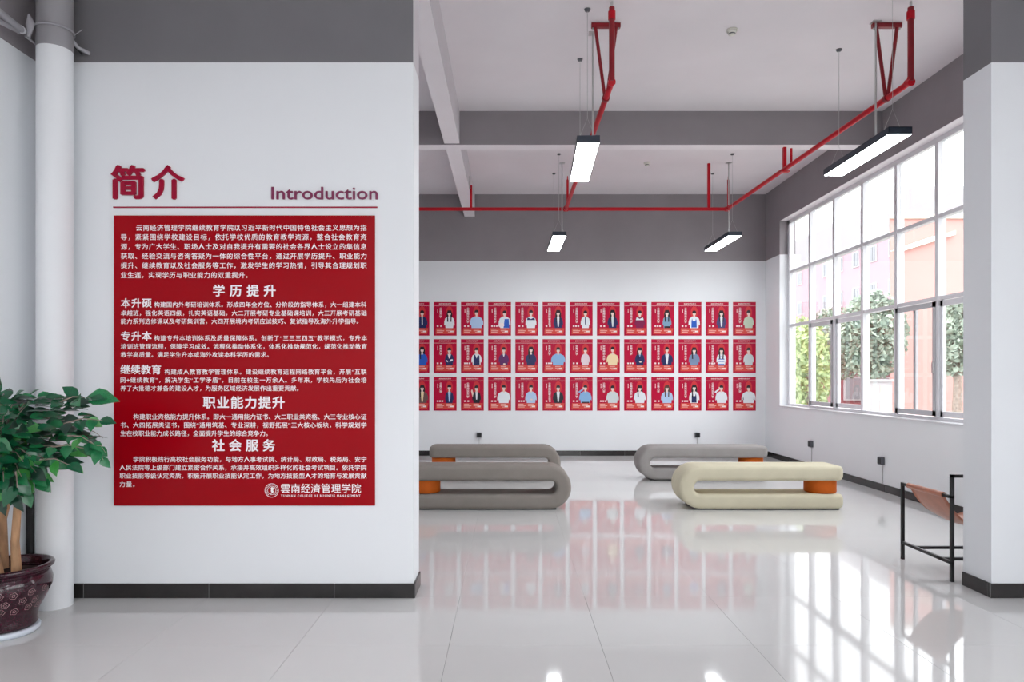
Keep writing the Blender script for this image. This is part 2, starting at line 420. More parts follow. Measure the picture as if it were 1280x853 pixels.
put_text(b, '雲南经濟管理学院', 351.9, 451.5, 610.6, 11.5, yt, .012)
put_text(b, 'YUNNAN COLLEGE OF BUSINESS MANAGEMENT', 352, 451, 619.6, 3.2, yt, .02, fit_h=3)
part('college_name', b, LETTERW, pr, 'white college name in Chinese above small English capitals')
def ring(mb, cx, cz, r0, r1, y, n=40, mi=0):
    vs = [(cx+r*math.cos(2*math.pi*k/n), y, cz+r*math.sin(2*math.pi*k/n)) for r in (r0, r1) for k in range(n)]
    mb.add(vs, [(k, (k+1) % n, n+(k+1) % n, n+k) for k in range(n)], mi)
b = MB(); ex, ez = wx(340.5), wz(612.9)
ring(b, ex, ez, 8.1*PX, 8.7*PX, yt); ring(b, ex, ez, 4.9*PX, 5.4*PX, yt)
for k in range(22):
    a = 2*math.pi*k/22
    if -2.2 < math.atan2(math.sin(a), math.cos(a)) < -.95: continue
    ring(b, ex+6.8*PX*math.cos(a), ez+6.8*PX*math.sin(a), .12*PX, .62*PX, yt, 6)
sil = [(-.3, 4.2), (1.6, 4.0), (2.6, 2.6), (2.2, 1.0), (1.5, .2), (2.3, -.8), (1.9, -2.6), (.4, -3.8), (-2.4, -4.6), (-.7, -3.2), (-.3, -2.0), (-1.2, -.6), (-.6, .6), (-1.3, 1.6), (-1.2, 3.0)]
b.poly([(ex+p[0]*PX, ez+p[1]*PX) for p in sil], yt)
part('college_emblem', b, LETTERW, pr, 'round white college emblem')

# headings above the panel
def letters(name, lab, chars, mt, ext, part_name='character'):
    t = thing(name, lab, 'lettering', (wx(chars[0][1]), YF, wz(250)))
    for ch, x0, x1, yc, h_, fh in chars:
        b = MB(); put_text(b, ch, x0, x1, yc, h_, YF-.006, .03 if ord(ch[0]) > 255 else .012, ext, fh)
        part(part_name, b, mt, t)
    return t
letters('heading_characters', 'two large crimson Chinese characters on the wall above the red panel', [('简', 139.3, 181.8, 228.3, 46, 43), ('介', 189.8, 231.3, 228.3, 46, 43)], LETTERR, .006)
# per letter word "Introduction"
vs, fs = None, None
t = thing('heading_word', 'raised plum word Introduction at the right end of the red line above the panel', 'lettering', (wx(340), YF, wz(250)))
def word(txt, x0, x1, ybase, capy, y, mt, parent, bold):
    # lay the whole word out, then split into letters by measuring prefixes
    size = (ybase-capy)*PX/.73
    vs, fs = text_mesh(txt, size, None, bold*size, .005)
    a, c, d, e = bounds(vs)
    sx = (x1-x0)*PX/(c-a); sz = (ybase-capy)*PX/e
    vs = [Vector((a+(v.x-a)*sx, v.y*sz, v.z)) for v in vs]
    # connected islands -> letters (dot of i joined by x overlap)
    par = list(range(len(vs)))
    def fd(i):
        while par[i] != i: par[i] = par[par[i]]; i = par[i]
        return i
    for f in fs:
        for q in f[1:]: par[fd(q)] = fd(f[0])
    isl = {}
    for i in range(len(vs)): isl.setdefault(fd(i), []).append(i)
    items = sorted([(min(vs[i].x for i in L), max(vs[i].x for i in L), L) for L in isl.values()], key=lambda q: q[0])
    merged = []
    for lo, hi, L in items:
        if merged and lo < merged[-1][1]-.0005: merged[-1] = (merged[-1][0], max(hi, merged[-1][1]), merged[-1][2]+L)
        else: merged.append((lo, hi, list(L)))
    for lo, hi, L in merged:
        ix = {v: k for k, v in enumerate(L)}
        b = MB(); b.add([(wx(x0)+vs[i].x-a, y-vs[i].z, wz(ybase)+vs[i].y) for i in L], [tuple(ix[q] for q in f) for f in fs if f[0] in ix])
        part('letter', b, mt, parent)
word('Introduction', 339.7, 472.4, 249.6, 234.2, YF-.005, LETTERP, t, .008)
t = thing('heading_underline', 'thin crimson line under the wall heading, above the red panel', 'strip', (wx(307), YF, wz(260.5)))
part('strip', MB().box(wx(142), wx(472), YF-.006, YF, wz(260.3), wz(258.7)), LETTERR, t)

# ---------------------------------------------------------------- portrait posters
def flat(name, rgb, rough=.28): return mat(name, rgb, rough, .25)
PRED = mat('poster_crimson', (184, 0, 54), .3, .2, noise=.05, nscale=3)
PBOX = flat('poster_orange_red', (212, 72, 62)); PGLOW = flat('poster_soft_red_disc', (206, 52, 58)); PW = flat('poster_white_print', (240, 226, 228)); PCR = flat('poster_line', (236, 190, 180))
SKIN = flat('print_skin', (232, 206, 196)); HAIR = flat('print_hair_black', (34, 28, 36)); HAIRB = flat('print_hair_brown', (92, 64, 58))
CL = dict(navy=(38, 44, 92), white=(226, 230, 236), paleblue=(176, 200, 232), blue=(40, 92, 190), black=(24, 26, 40), maroon=(128, 24, 74), purple=(92, 34, 96),
          lightblue=(136, 178, 220), palegreen=(198, 212, 190), palepink=(226, 206, 214), cream=(238, 214, 172), denim=(126, 160, 188), brown=(104, 76, 74), greyblue=(120, 140, 172), grey=(206, 214, 216), indigo=(70, 62, 112))
CM = {k: flat('print_'+k, v) for k, v in CL.items()}
# (torso, inner/None, hair, width, extra, label)
P = [
 [('navy','white','s',1.0,'tie','person in navy at the left edge',6),
  ('white',None,'l',.95,'','person in white with long black hair over one shoulder',4),
  ('paleblue',None,'s',1.25,'','person with glasses in a broad pale blue shirt',6),
  ('white','blue','s',1.1,'flowers','person in a blue vest holding a white bouquet',6),
  ('white','navy','s',1.0,'collar','person in a white jumper with a dark shoulder band',6),
  ('navy','white','l',.9,'open','long-haired person in an open navy coat',7),
  ('white','navy','s',.85,'tie','person in a white shirt with a dark tie',6),
  ('navy','grey','l',.95,'open','long-haired person in a dark jacket over a grey top',6),
  ('maroon','white','s',.95,'collar','person in a maroon top with a white scarf',6),
  ('denim',None,'l',.8,'belt','long-haired person in a denim blue shirt and dark belt',6),
  ('white','blue','s',1.05,'apron','person in a white shirt and blue apron',6),
  ('indigo','white','l',.9,'open','long-haired person in an indigo coat',6),
  ('palegreen',None,'s',.95,'','person in a pale green shirt',6)],
 [('blue',None,'l',1.0,'','long-haired person in bright blue at the left edge',6),
  ('navy','white','s',.85,'cross','person in a navy suit with folded arms and pale cuffs',4),
  ('white','navy','s',.95,'vest','person in a white shirt and dark knitted vest',6),
  ('purple','white','s',.95,'hands','person in a purple jacket with pale hands clasped',6),
  ('navy',None,'l',1.0,'','long-haired person in a plain dark navy top',6),
  ('lightblue',None,'s',1.3,'','person in a wide sky blue shirt',4),
  ('palepink',None,'s',.8,'','person in a pale pink sleeveless top',4),
  ('cream',None,'s',1.1,'','person in a cream yellow t-shirt',6),
  ('navy','lightblue','l',.9,'hands','long-haired person in a navy dress with clasped hands',4),
  ('navy','white','s',1.1,'open','person in a navy jacket open over a white shirt',6),
  ('greyblue',None,'l',1.0,'','person with very long hair in a grey-blue top',6),
  ('white','blue','l',.9,'stripes','person in white crossed with blue stripes',8),
  ('grey',None,'s',.95,'','person in a pale grey t-shirt',6)],
 [('brown','cream','l',1.1,'open','long-haired person in a brown jacket at the cut left end',6),
  ('navy','paleblue','s',.8,'open','person in a navy suit jacket over pale blue, body turned',4),
  ('black','white','s',.8,'raise','person in a black suit with one hand raised',6),
  ('white',None,'s',1.2,'','person in a broad plain white shirt',6),
  ('paleblue',None,'s',1.05,'hands','person in a pale blue shirt with hands together',6),
  ('black','white','s',1.0,'open','person in a black jacket over a white shirt',7),
  ('lightblue','black','s',1.15,'salute','person in a light blue shirt saluting',6),
  ('grey',None,'s',1.15,'','person in a loose pale grey shirt',4),
  ('white',None,'l',1.1,'','person in white with long black hair on both shoulders',6),
  ('paleblue',None,'lb',1.1,'','person with long brown hair in pale blue',4),
  ('white','navy','l',.95,'apron','long-haired person in a white shirt and navy apron',6),
  ('white',None,'s',1.1,'salute','person in a white shirt with a hand to the head',6),
  ('white',None,'s',1.3,'hips','person in a white shirt with hands on hips',4)]]
UNI = {4: '云南大学', 6: '云南师范大学', 7: '云南国际职业学院'[:7], 8: '云南经济管理学院'}
PWD, PHT = .412, .607
UT = {}
for n_, tx in UNI.items(): UT[n_] = text_mesh(tx, .046, None, .0012, 0, True)
TT = text_mesh('继续教育学院优秀学子', .022, .22, .0004)
def ell(cx, cz, rx, rz, n=14): return [(cx+rx*math.cos(2*math.pi*k/n), cz+rz*math.sin(2*math.pi*k/n)) for k in range(n)]
def poster_mesh_common():
    b = MB().bevbox(-PWD/2, PWD/2, -.006, 0, 0, PHT, .0008)
    return b.mesh('board', PRED)
board_me = poster_mesh_common()
bl = MB().poly([(-PWD/2, PHT-.068), (PWD/2, PHT-.068), (PWD/2, PHT-.072), (-PWD/2, PHT-.072)][::-1], -.0065, 0)
a, c, d, e = bounds(TT[0]); bl.add([(v.x-(a+c)/2, -.0065-v.z, PHT-.044+v.y-d) for v in TT[0]], TT[1], 0)
header_me = bl.mesh('header_line', PW)
ib = MB().poly([(-.175, .03), (.165, .03), (.19, .135), (-.165, .135)], -.0065, 0)
for (x0, x1, z) in [(-.15, -.06, .112), (-.15, -.02, .083), (-.15, -.04, .06), (.02, .12, .112), (.02, .15, .083), (.05, .15, .06)]:
    ib.poly([(x0, z), (x1, z), (x1, z+.010), (x0, z+.010)], -.007, 1)
ib.poly([(.09, .062), (.15, .062), (.15, .084), (.09, .084)], -.0072, 2)
info_me = ib.mesh('info_box', [PBOX, PCR, PW])
glow_me = MB().poly(ell(.075, .42, .062, .11, 20), -.0062).mesh('backdrop_disc', PGLOW)
for r, zc in enumerate((1.055, .385, -.295)):
    for cidx in range(13):
        tor, inn, hair, wdt, ext, lab, nch = P[r][cidx]
        xl = (508+34*cidx-636+.2)/69.4
        x = xl+PWD/2; z = EYE+zc-PHT/2
        t = thing('portrait_poster', 'crimson portrait poster of a '+lab, 'poster', (x, YB, z), 'portrait posters on the back wall')
        for nm, me in (('board', board_me), ('header_line', header_me), ('backdrop_disc', glow_me), ('info_box', info_me)): link(nm, me, t)
        q = MB(); vs, fs = UT[nch]; a, c, d, e = bounds(vs)
        q.add([(-.08+(v.x-(a+c)/2), -.0065-v.z, PHT-.105+(v.y-e)*min(1, .37/(e-d))) for v in vs], fs)
        for k in range(4): q.poly([(-.14, .47-.02*k), (-.128, .47-.02*k), (-.128, .484-.02*k), (-.14, .484-.02*k)], -.0065)
        for k in range(2 if (r+cidx) % 3 else 3):
            xx = -.15+k*(.06 if (r+cidx) % 3 else .042)
            q.poly([(xx, .158), (xx+.03, .158), (xx+.03, .185), (xx, .185)], -.0065)
        link('print_lettering', q.mesh('print_lettering', PW), t)['kind'] = 'stuff'
        # portrait
        mats = [CM[tor], CM[inn] if inn else CM[tor], SKIN, HAIRB if hair == 'lb' else HAIR, PW]
        g = MB(); cx = .075 if ext != 'flowers' else .09; w2 = .098*wdt; y = -.0068
        if cx+w2 > PWD/2-.004: cx = PWD/2-.004-w2
        hz = .40+random.uniform(-.008, .012)
        if hair[0] == 'l': g.poly([(cx-.048, .22), (cx+.048, .22), (cx+.054, hz), (cx+.03, hz+.062), (cx-.03, hz+.062), (cx-.052, hz)], y-.0001 if tor != 'x' else y, 3)
        tors = [(cx-w2*.72, .137), (cx+w2*.72, .137), (cx+w2*.8, .2), (cx+w2, .185), (cx+w2*.98, .25), (cx+w2*.8, .31), (cx+w2*.3, .345), (cx-w2*.3, .345), (cx-w2*.8, .31), (cx-w2*.98, .25), (cx-w2, .185), (cx-w2*.8, .2)]
        g.poly(tors, y-.0003, 0)
        if ext in ('open', 'tie'):
            ww = .3 if ext == 'open' else .1
            g.poly([(cx-.008, .16 if ext == 'open' else .2), (cx+.012, .16 if ext == 'open' else .2), (cx+w2*ww, .34), (cx-w2*ww, .34)], y-.0005, 1)
        if ext == 'apron': g.poly([(cx-w2*.5, .145), (cx+w2*.45, .145), (cx+w2*.42, .265), (cx+w2*.3, .31), (cx+w2*.2, .262), (cx-w2*.25, .262), (cx-w2*.35, .31), (cx-w2*.48, .265)], y-.0005, 1)
        if ext == 'vest': g.poly([(cx-w2*.6, .14), (cx+w2*.6, .14), (cx+w2*.55, .3), (cx+w2*.3, .335), (cx, .26), (cx-w2*.3, .335), (cx-w2*.55, .3)], y-.0005, 1)
        if ext == 'collar': g.poly([(cx-w2*.75, .28), (cx+w2*.75, .28), (cx+w2*.6, .33), (cx, .30), (cx-w2*.6, .33)], y-.0005, 1)
        if ext == 'stripes':
            for k in range(3): g.poly([(cx-w2*.6, .2+.04*k), (cx+w2*.6, .2+.04*k), (cx+w2*.6, .215+.04*k), (cx-w2*.6, .215+.04*k)], y-.0005, 1)
            g.poly([(cx-w2*.6, .137), (cx+w2*.6, .137), (cx+w2*.6, .16), (cx-w2*.6, .16)], y-.0005, 1)
        if ext == 'flowers':
            g.poly([(cx-.02, .14), (cx+w2*.8, .14), (cx+w2*.7, .3), (cx+.0, .3)], y-.0005, 1); g.poly(ell(cx-.06, .19, .055, .045, 10), y-.0007, 4)
        if ext == 'belt': g.poly([(cx-w2*.6, .137), (cx+w2*.7, .137), (cx+w2*.7, .17), (cx-w2*.6, .17)], y-.0005, 3)
        if ext in ('cross',):
            g.poly([(cx-w2*.7, .21), (cx-w2*.3, .19), (cx-w2*.3, .215), (cx-w2*.7, .235)], y-.0006, 4); g.poly([(cx, .2), (cx+w2*.75, .215), (cx+w2*.7, .25), (cx+.02, .24)], y-.0006, 1)
            g.poly([(cx-.01, .26), (cx+.01, .26), (cx+.03, .34), (cx-.03, .34)], y-.0005, 4)
        if ext == 'hands': g.poly(ell(cx+.01, .16 if tor == 'purple' else .2, .022, .016, 8), y-.0007, 2); g.poly([(cx, .28), (cx+.02, .34), (cx-.02, .34)], y-.0005, 1)
        if ext in ('raise', 'salute'):
            s_ = -1
            hx, hzz = (cx-w2*1.05, .36) if ext == 'raise' else (cx-.035, .41)
            g.poly([(cx-w2*.9, .24), (cx-w2*.7, .31), (hx+.012, hzz), (hx-.018, hzz-.005)] if ext == 'raise' else [(cx-w2*.7, .31), (cx-w2*1.2, .335), (hx-.01, hzz-.01), (hx+.005, hzz-.03), (cx-w2*.8, .335)], y-.0004, 2 if ext == 'raise' else 0)
            g.poly(ell(hx, hzz, .014, .018, 8), y-.0008, 2)
            if ext == 'raise': g.poly([(cx-.008, .2), (cx+.01, .2), (cx+.02, .34), (cx-.02, .34)], y-.0005, 1)
            elif inn: g.poly([(cx-w2*.6, .137), (cx+w2*.6, .137), (cx+w2*.65, .16), (cx-w2*.6, .16)], y-.0005, 1)
        if ext == 'hips':
            for s_ in (-1, 1): g.poly([(cx+s_*w2*.78, .185), (cx+s_*w2*.68, .2), (cx+s_*w2*.74, .25), (cx+s_*w2*.82, .22)][::s_], y-.0006, 3)
        g.poly([(cx-.016, .33), (cx+.016, .33), (cx+.016, .37), (cx-.016, .37)], y-.0006, 2)
        if hair[0] == 's': g.poly(ell(cx, hz+.02, .036, .042, 16), y-.0007, 3)
        else:
            g.poly([(cx-.04, .25), (cx-.018, .25), (cx-.026, hz), (cx-.045, hz)], y-.0007, 3)
            if cidx % 2: g.poly([(cx+.018, .25), (cx+.038, .25), (cx+.045, hz), (cx+.026, hz)], y-.0007, 3)
        g.poly(ell(cx, hz, .028, .038, 16), y-.0009, 2)
        g.poly([(cx-.029, hz+.012), (cx+.029, hz+.012), (cx+.033, hz+.034), (cx, hz+.056), (cx-.033, hz+.034)], y-.0010, 3)
        for s_ in (-1, 1): g.poly(ell(cx+s_*.011, hz+.004, .004, .0025, 6), y-.0011, 3)
        link('portrait_print', g.mesh('portrait_print', mats), t)

# ---------------------------------------------------------------- pendant lamps
def make_lamp(lab):
    t = thing('pendant_lamp', lab, 'lamp', (0, 0, 0), 'linear pendant lamps')
    L, W, Hh = 1.2, .2, .062
    part('housing', MB().box(-W/2, W/2, 0, .02, 0, Hh).box(-W/2, W/2, L-.02, L, 0, Hh).box(-W/2, -W/2+.012, 0, L, 0, Hh).box(W/2-.012, W/2, 0, L, 0, Hh).box(-W/2, W/2, 0, L, Hh-.01, Hh), LAMPB, t, 'blue-black housing')
    part('diffuser', MB().box(-W/2+.006, W/2-.006, .006, L-.006, -.002, .012), LAMPE, t, 'glowing white diffuser')
    hc = H-(EYE+2.065)
    part('conduit', MB().tube([(.085, .55, Hh), (.085, .55, hc)], .009, 8).box(.045, .125, .51, .59, hc-.006, hc), STEEL, t, 'white power conduit with ceiling plate')
    for y in (.12, L-.12):
        o = part('suspension_wire', MB().tube([(0, y, .26), (0, y, hc)], .0022, 5).tube([(-.08, y, Hh), (0, y, .26), (.08, y, Hh)], .002, 5), STEEL, t)
        part('ceiling_anchor', MB().lathe([(0, hc-.022), (.022, hc-.018), (.03, hc), (.03, hc)], 14, (0, y, 0)), DARKP, o)
    return t
zlamp = EYE+2.065
spots = [(.70, 6.0, -.035, 'pendant lamp nearest the opening, over the left bench row'), (3.32, 5.79, 0, 'pendant lamp close to the window, nearer of its two, below the red pipe'),
         (.74, 9.96, .01, 'small looking pendant lamp far off before the back wall, above the left posters'), (3.30, 9.96, .005, 'far pendant lamp at right, before the back wall corner')]
L0 = make_lamp(spots[0][3])
for i, (x, y, rz, lab) in enumerate(spots):
    o = L0 if i == 0 else copy_tree(L0)
    o.location = (x, y, zlamp); o.rotation_euler[2] = rz; o['label'] = lab
for i, (x, y) in enumerate([(-1.6, -1.6), (.7, -.9), (3.3, -1.2), (-1.6, -4.4), (.7, -3.6), (3.3, -3.6), ]):  # out-of-view lamps added to light the hall
    o = copy_tree(L0); o.location = (x, y, zlamp); o.rotation_euler[2] = 0; o['label'] = 'added unseen lamp that brightens the hall, '+['left of the hall just behind the viewer','above the viewer at the middle','above the viewer at the right','far behind on the left','far behind at the middle','far behind on the right'][i]

# ---------------------------------------------------------------- fire pipes
zp = EYE+2.60; yp = 10.55; rp = .027
fp = thing('fire_pipe', 'red fire pipe network hung below the grey ceiling', 'pipe', (.9, yp, zp))
xe1, xe2 = .88, 3.37
xn1, xn2, yn = .905, 3.53, 6.0
part('cross_pipe', MB().tube([(XL, yp, zp), (xe2, yp, zp)], rp, 12), RED, fp, 'red pipe running across before the back wall')
def coupling(mb, p, axis, r=.036, l=.07):
    d = Vector(axis).normalized()*l/2; p = Vector(p); mb.tube([p-d, p+d], r, 12)
for xe, xn in ((xe1, xn1), (xe2, xn2)):
    part('branch_pipe', MB().tube([(xe, yp, zp), (xn, yn+.05, zp), (xn, yn+.015, zp+.008), (xn, yn, zp+.04)], rp, 12), RED, fp, 'red pipe running towards the opening')
    part('riser_pipe', MB().tube([(xn, yn, zp), (xn, yn, H-.05)], rp*.95, 12), REDD, fp, 'upright end of the red pipe')
    part('riser_tip', MB().tube([(xn, yn, H-.05), (xn, yn, H)], .012, 8), STEEL, fp)
    q = MB(); coupling(q, (xe, yp, zp), (1, 0, 0)); coupling(q, (xe, yp-.06, zp), (0, 1, 0)); coupling(q, (xn, yn, H-.12), (0, 0, 1), .033); coupling(q, (xn, yn+.02, zp), (0, 1, .3), .033)
    part('coupling', q, RED, fp, kind='stuff')
    part('air_vent', MB().tube([(xe+.03, yp+.03, zp), (xe+.03, yp+.03, zp+.46)], .018, 10).tube([(xe+.03, yp+.03, zp+.46), (xe+.03, yp+.03, zp+.52)], [.01, .006], 8), RED, fp)
    # triangular hanger
    yh = 6.36; xh = xe+(xn-xe)*(yp-yh)/(yp-yn)
    hg = part('triangular_hanger', MB().box(xh-.135, xh+.135, yh-.02, yh+.02, H-.045, H-.005), REDD, fp, 'dark red angle iron triangle')
    for s_ in (-1, 1):
        part('strut', MB().tube([(xh+s_*.1, yh, H-.02), (xh+s_*.012, yh, zp+.03)], .0165, 6), REDD, hg)
    part('clamp', MB().tube([(xh, yh-.02, zp), (xh, yh+.02, zp)], .036, 12), REDD, hg)
    for s_ in (-1, 1): part('anchor_bolt', MB().tube([(xh+s_*.12, yh, H-.06), (xh+s_*.12, yh, H)], .008, 6), STEEL, hg)
part('hanger_rod', MB().box(3.432, 3.468, 8.53, 8.57, zp, EYE+2.883).box(3.40, 3.50, 8.51, 8.59, zp-.035, zp-.02), RED, fp)
part('hanger_rod', MB().tube([(3.452, 8.35, zp), (3.452, 8.35, zp+.2)], .015, 8), RED, fp)
part('hanger_rod', MB().box(3.065, 3.105, 10.52, 10.56, zp, H), RED, fp)
part('hanger_rod', MB().box(-.60, -.565, 10.52, 10.56, zp, zp+.36), RED, fp)
part('hanger_bracket', MB().box(-.61, -.59, 10.52, 10.56, zp+.3, zp+.5), STEEL, fp)

# detectors
def detector(x, y, lab):
    t = thing('smoke_detector', lab, 'detector', (x, y, H), 'round ceiling detectors')
    part('base', MB().lathe([(0, H), (.05, H), (.052, H-.012), (.046, H-.016)], 24, (x, y, 0)), DETECT, t)
    part('sensor_head', MB().lathe([(.04, H-.014), (.042, H-.03), (.03, H-.036), (.028, H-.05), (0, H-.054)], 24, (x, y, 0)), DETECT, t)
    part('vent_ring', MB().lathe([(.031, H-.036), (.0315, H-.044), (.029, H-.046)], 24, (x, y, 0)), DARKP, t)
detector(2.117, 6.48, 'larger looking white round smoke detector near the top of the photo, on the ceiling')
detector(2.12, 10.48, 'small far white smoke detector on the ceiling beyond the beam')

# sockets
def socket(p, ax, s, lab):
    t = thing('socket_box', lab, 'socket', p, 'dark wall sockets')
    x, y, z = p
    if ax == 'y':
        part('box', MB().bevbox(x-s/2, x+s/2, y-.045, y, z, z+s, .004), DARKP, t); part('face_plate', MB().bevbox(x-s*.38, x+s*.38, y-.05, y-.045, z+s*.12, z+s*.88, .001), BLACKM, t)
        part('cable', MB().tube([(x, y-.006, .09), (x, y-.006, z)], .005, 6), STEEL, t)
    else:
        part('box', MB().bevbox(x-.045, x, y-s/2, y+s/2, z, z+s, .004), DARKP, t); part('face_plate', MB().bevbox(x-.05, x-.045, y-s*.38, y+s*.38, z+s*.12, z+s*.88, .001), BLACKM, t)
        part('cable', MB().tube([(x-.006, y, .09), (x-.006, y, z)], .005, 6), STEEL, t)
socket(((599-636)/69.4, YB, EYE-(547-472)/69.4), 'y', .088, 'dark socket on the back wall above the left benches')
socket(((871.5-636)/69.4, YB, EYE-(547-472)/69.4), 'y', .088, 'dark socket on the back wall above the right benches')
socket((XR, XR*854/(1015-636), EYE-(559-472)/(854/(XR*854/(1015-636)))), 'x', .095, 'dark socket on the window wall nearer the back corner')
socket((XR, XR*854/(1103.5-636), EYE-(581-472)/(854/(XR*854/(1103.5-636)))), 'x', .095, 'dark socket on the window wall nearer the black chair')

# ---------------------------------------------------------------- loop benches
def bench(name_lab, mt, Lb, bend_right, x_left, y_front, group):
    D, TH, G = .43, .156, .142
    R = (G+TH)/2; zc = TH+G/2+.012
    # path from open end (s=0 at x=Lb side) along the top, round the bend at x=0, back along the bottom
    path = []      # (x,z,nx,nz, scaleDepth)
    rc = .075
    xe = Lb; xb = R+TH/2
    ends = [(0, rc), (.15, .5), (.4, .22), (.7, .05), (1, 0)]
    def inset(dist):        # plan rounding of the free ends
        if dist >= rc: return 0
        return rc-math.sqrt(max(0, rc*rc-(rc-dist)**2))
    ds = [0, .002, .008, .02, .035, .055, rc]
    top = [(xe-d, inset(d)) for d in ds]+[(xe-.2-(xe-.2-xb)*k/8, 0) for k in range(9)]
    rings = []
    for x, i_ in top: rings.append((x, zc+R, 0, 1, i_))
    for k in range(1, 20):
        a = math.pi/2+math.pi*k/20; rings.append((xb+R*math.cos(a), zc+R*math.sin(a), math.cos(a), math.sin(a), 0))
    for x, i_ in reversed(top): rings.append((x, zc-R, 0, -1, i_))
    rr = .042
    def section(i_):
        out = []; hy, ht = D/2-i_, TH/2-i_*.35
        r_ = min(rr, ht*.9)
        for (sy, st, a0) in ((1, 1, 0), (-1, 1, 90), (-1, -1, 180), (1, -1, 270)):
            for k in range(6):
                a = math.radians(a0+18*k); out.append((sy*(hy-r_)+r_*math.cos(a), st*(ht-r_)+r_*math.sin(a)))
        return out
    vs = []; n = 24
    for x, z, nx, nz, i_ in rings:
        for (py, pt) in section(i_): vs.append((x+nx*pt, py+D/2, z+nz*pt))
    fs = []
    for i in range(len(rings)-1):
        for k in range(n): fs.append((i*n+k, (i+1)*n+k, (i+1)*n+(k+1) % n, i*n+(k+1) % n))
    fs.append(tuple(range(n))); fs.append(tuple((len(rings)-1)*n+k for k in range(n-1, -1, -1)))
    def fx(x): return Lb-x if bend_right else x
    vs = [(fx(x), y, z) for x, y, z in vs]
    if bend_right: fs = [f[::-1] for f in fs]
    t = thing('loop_bench', name_lab, 'bench', (x_left, y_front, 0), group)
    o = link('upholstered_loop', MB().add(vs, fs, 0, True).mesh('upholstered_loop', mt), t)
    cx = fx(Lb-.185)
    c = link('support_drum', MB().lathe([(0, 0), (.155, 0), (.165, .012), (.165, G-.012), (.155, G), (0, G)], 40, (cx, D/2-.02, TH+.012)).mesh('support_drum', ORANGE), t)
    c['label'] = 'orange round cushion drum'
    link('base', MB().box(min(fx(xb*.7), fx(Lb-.05)), max(fx(xb*.7), fx(Lb-.05)), .04, D-.04, 0, .016).mesh('base', BLACKM), t)['label'] = 'inset black plate standing in for the shadow gap'  # thin black plate draws the dark shadow gap under the loop
    return t
gb = 'loop benches on the polished floor'
bench('taupe loop bench, front left, partly behind the partition wall', TAUPE, 1.76, True, -1.094, 7.24, gb)
bench('taupe loop bench standing behind the front left bench', TAUPE, 1.80, True, -1.09, 9.31, gb)
bench('cream loop bench, front right, nearest the window chair', CREAM, 1.755, False, 1.815, 7.24, gb)
bench('grey loop bench behind the cream bench', TAUPE2, 1.775, False, 1.775, 9.31, gb)

# ---------------------------------------------------------------- sling chair
x0, x1, yf, yb_ = 3.055, 3.66, 5.30, 4.71
ch = thing('sling_chair', 'black thin metal chair frame with tan leather sling seat beside the right wall end', 'chair', (x0, yb_, 0))
s = .0105
def rod(mb, a, c_): 
    a = Vector(a); c_ = Vector(c_); lo = [min(a[i], c_[i])-s for i in range(3)]; hi = [max(a[i], c_[i])+s for i in range(3)]
    lo[2] = max(lo[2], 0); return mb.box(lo[0], hi[0], lo[1], hi[1], lo[2], hi[2])
for x in (x0, x1):
    part('front_leg', rod(MB(), (x, yf, 0), (x, yf, .585)), BLACKM, ch)
    part('back_leg', rod(MB(), (x, yb_, 0), (x, yb_, .73)), BLACKM, ch)
    part('side_rail', rod(MB(), (x, yb_, .585), (x, yf, .585)), BLACKM, ch)
    part('low_side_rail', rod(MB(), (x, yb_, .13), (x, yf, .13)), BLACKM, ch)
part('crossbar', rod(MB(), (x0, 5.14, .13), (x1, 5.14, .13)), BLACKM, ch)
part('crossbar', rod(MB(), (x0, 4.82, .13), (x1, 4.82, .13)), BLACKM, ch)
part('back_rail', rod(MB(), (x0, yb_, .73), (x1, yb_, .73)), BLACKM, ch)
vs = []; n = 24; cols = 9; xc = (x0+x1)/2; hw = (x1-x0)/2
for lay in (0, 1):
    for i in range(n+1):
        u = -1+2*i/n
        for j in range(cols+1):
            v = j/cols; yy = 5.22-(5.22-4.80)*v
            z = .600-.235*(1-abs(u)**2.6)*(1+.12*math.cos(math.pi*(v-.5))) - lay*.005
            vs.append((xc+u*(hw+.004), yy, z))
fs = []
N = (n+1)*(cols+1)
for i in range(n):
    for j in range(cols):
        a = i*(cols+1)+j; fs.append((a, a+cols+1, a+cols+2, a+1)); fs.append((N+a, N+a+1, N+a+cols+2, N+a+cols+1))
for i in range(n):
    for j in (0, cols):
        a = i*(cols+1)+j; fs.append((a, a+cols+1, N+a+cols+1, N+a))
lea = part('leather_sling', MB().add(vs, fs, 0, True), LEATHER, ch, 'tan leather sling seat')
for x in (x0, x1): part('leather_hem', MB().tube([(x, 4.80, .585), (x, 5.22, .585)], .021, 12), LEATHER, lea)

# ---------------------------------------------------------------- down pipe, brackets, tile strip
px, py_, pr_ = -2.80, 4.215, .098
dp = thing('down_pipe', 'thick round down pipe in the left corner, white below and grey above', 'pipe', (px, py_, 0))
part('lower_section', MB().tube([(px, py_, 0), (px, py_, zl)], pr_, 40), WHITE, dp, 'white painted length')
part('upper_section', MB().tube([(px, py_, zl), (px, py_, H)], pr_+.0005, 40), mat('mid_grey_pipe_paint', (150, 148, 152), .5), dp, 'grey painted length')
GP = mat('bracket_grey_paint', (160, 158, 164), .45)
def P3(pxl, pyl, d): return ((pxl-636)/854*d, d, EYE+(472-pyl)/854*d)
br = thing('pipe_bracket', 'grey metal clamp and stays around the down pipe under the ceiling', 'bracket', P3(38, 40, 4.2))
part('clamp_band', MB().lathe([(pr_+.004, 0), (pr_+.009, 0), (pr_+.009, .014), (pr_+.004, .014)], 32, (px, py_, 3.54)), GP, br)
part('clamp_plate', MB().tube([P3(36, 18, 4.12), P3(38, 30, 4.12), P3(36, 46, 4.12)], [.006, .03, .012], 4), GP, br)
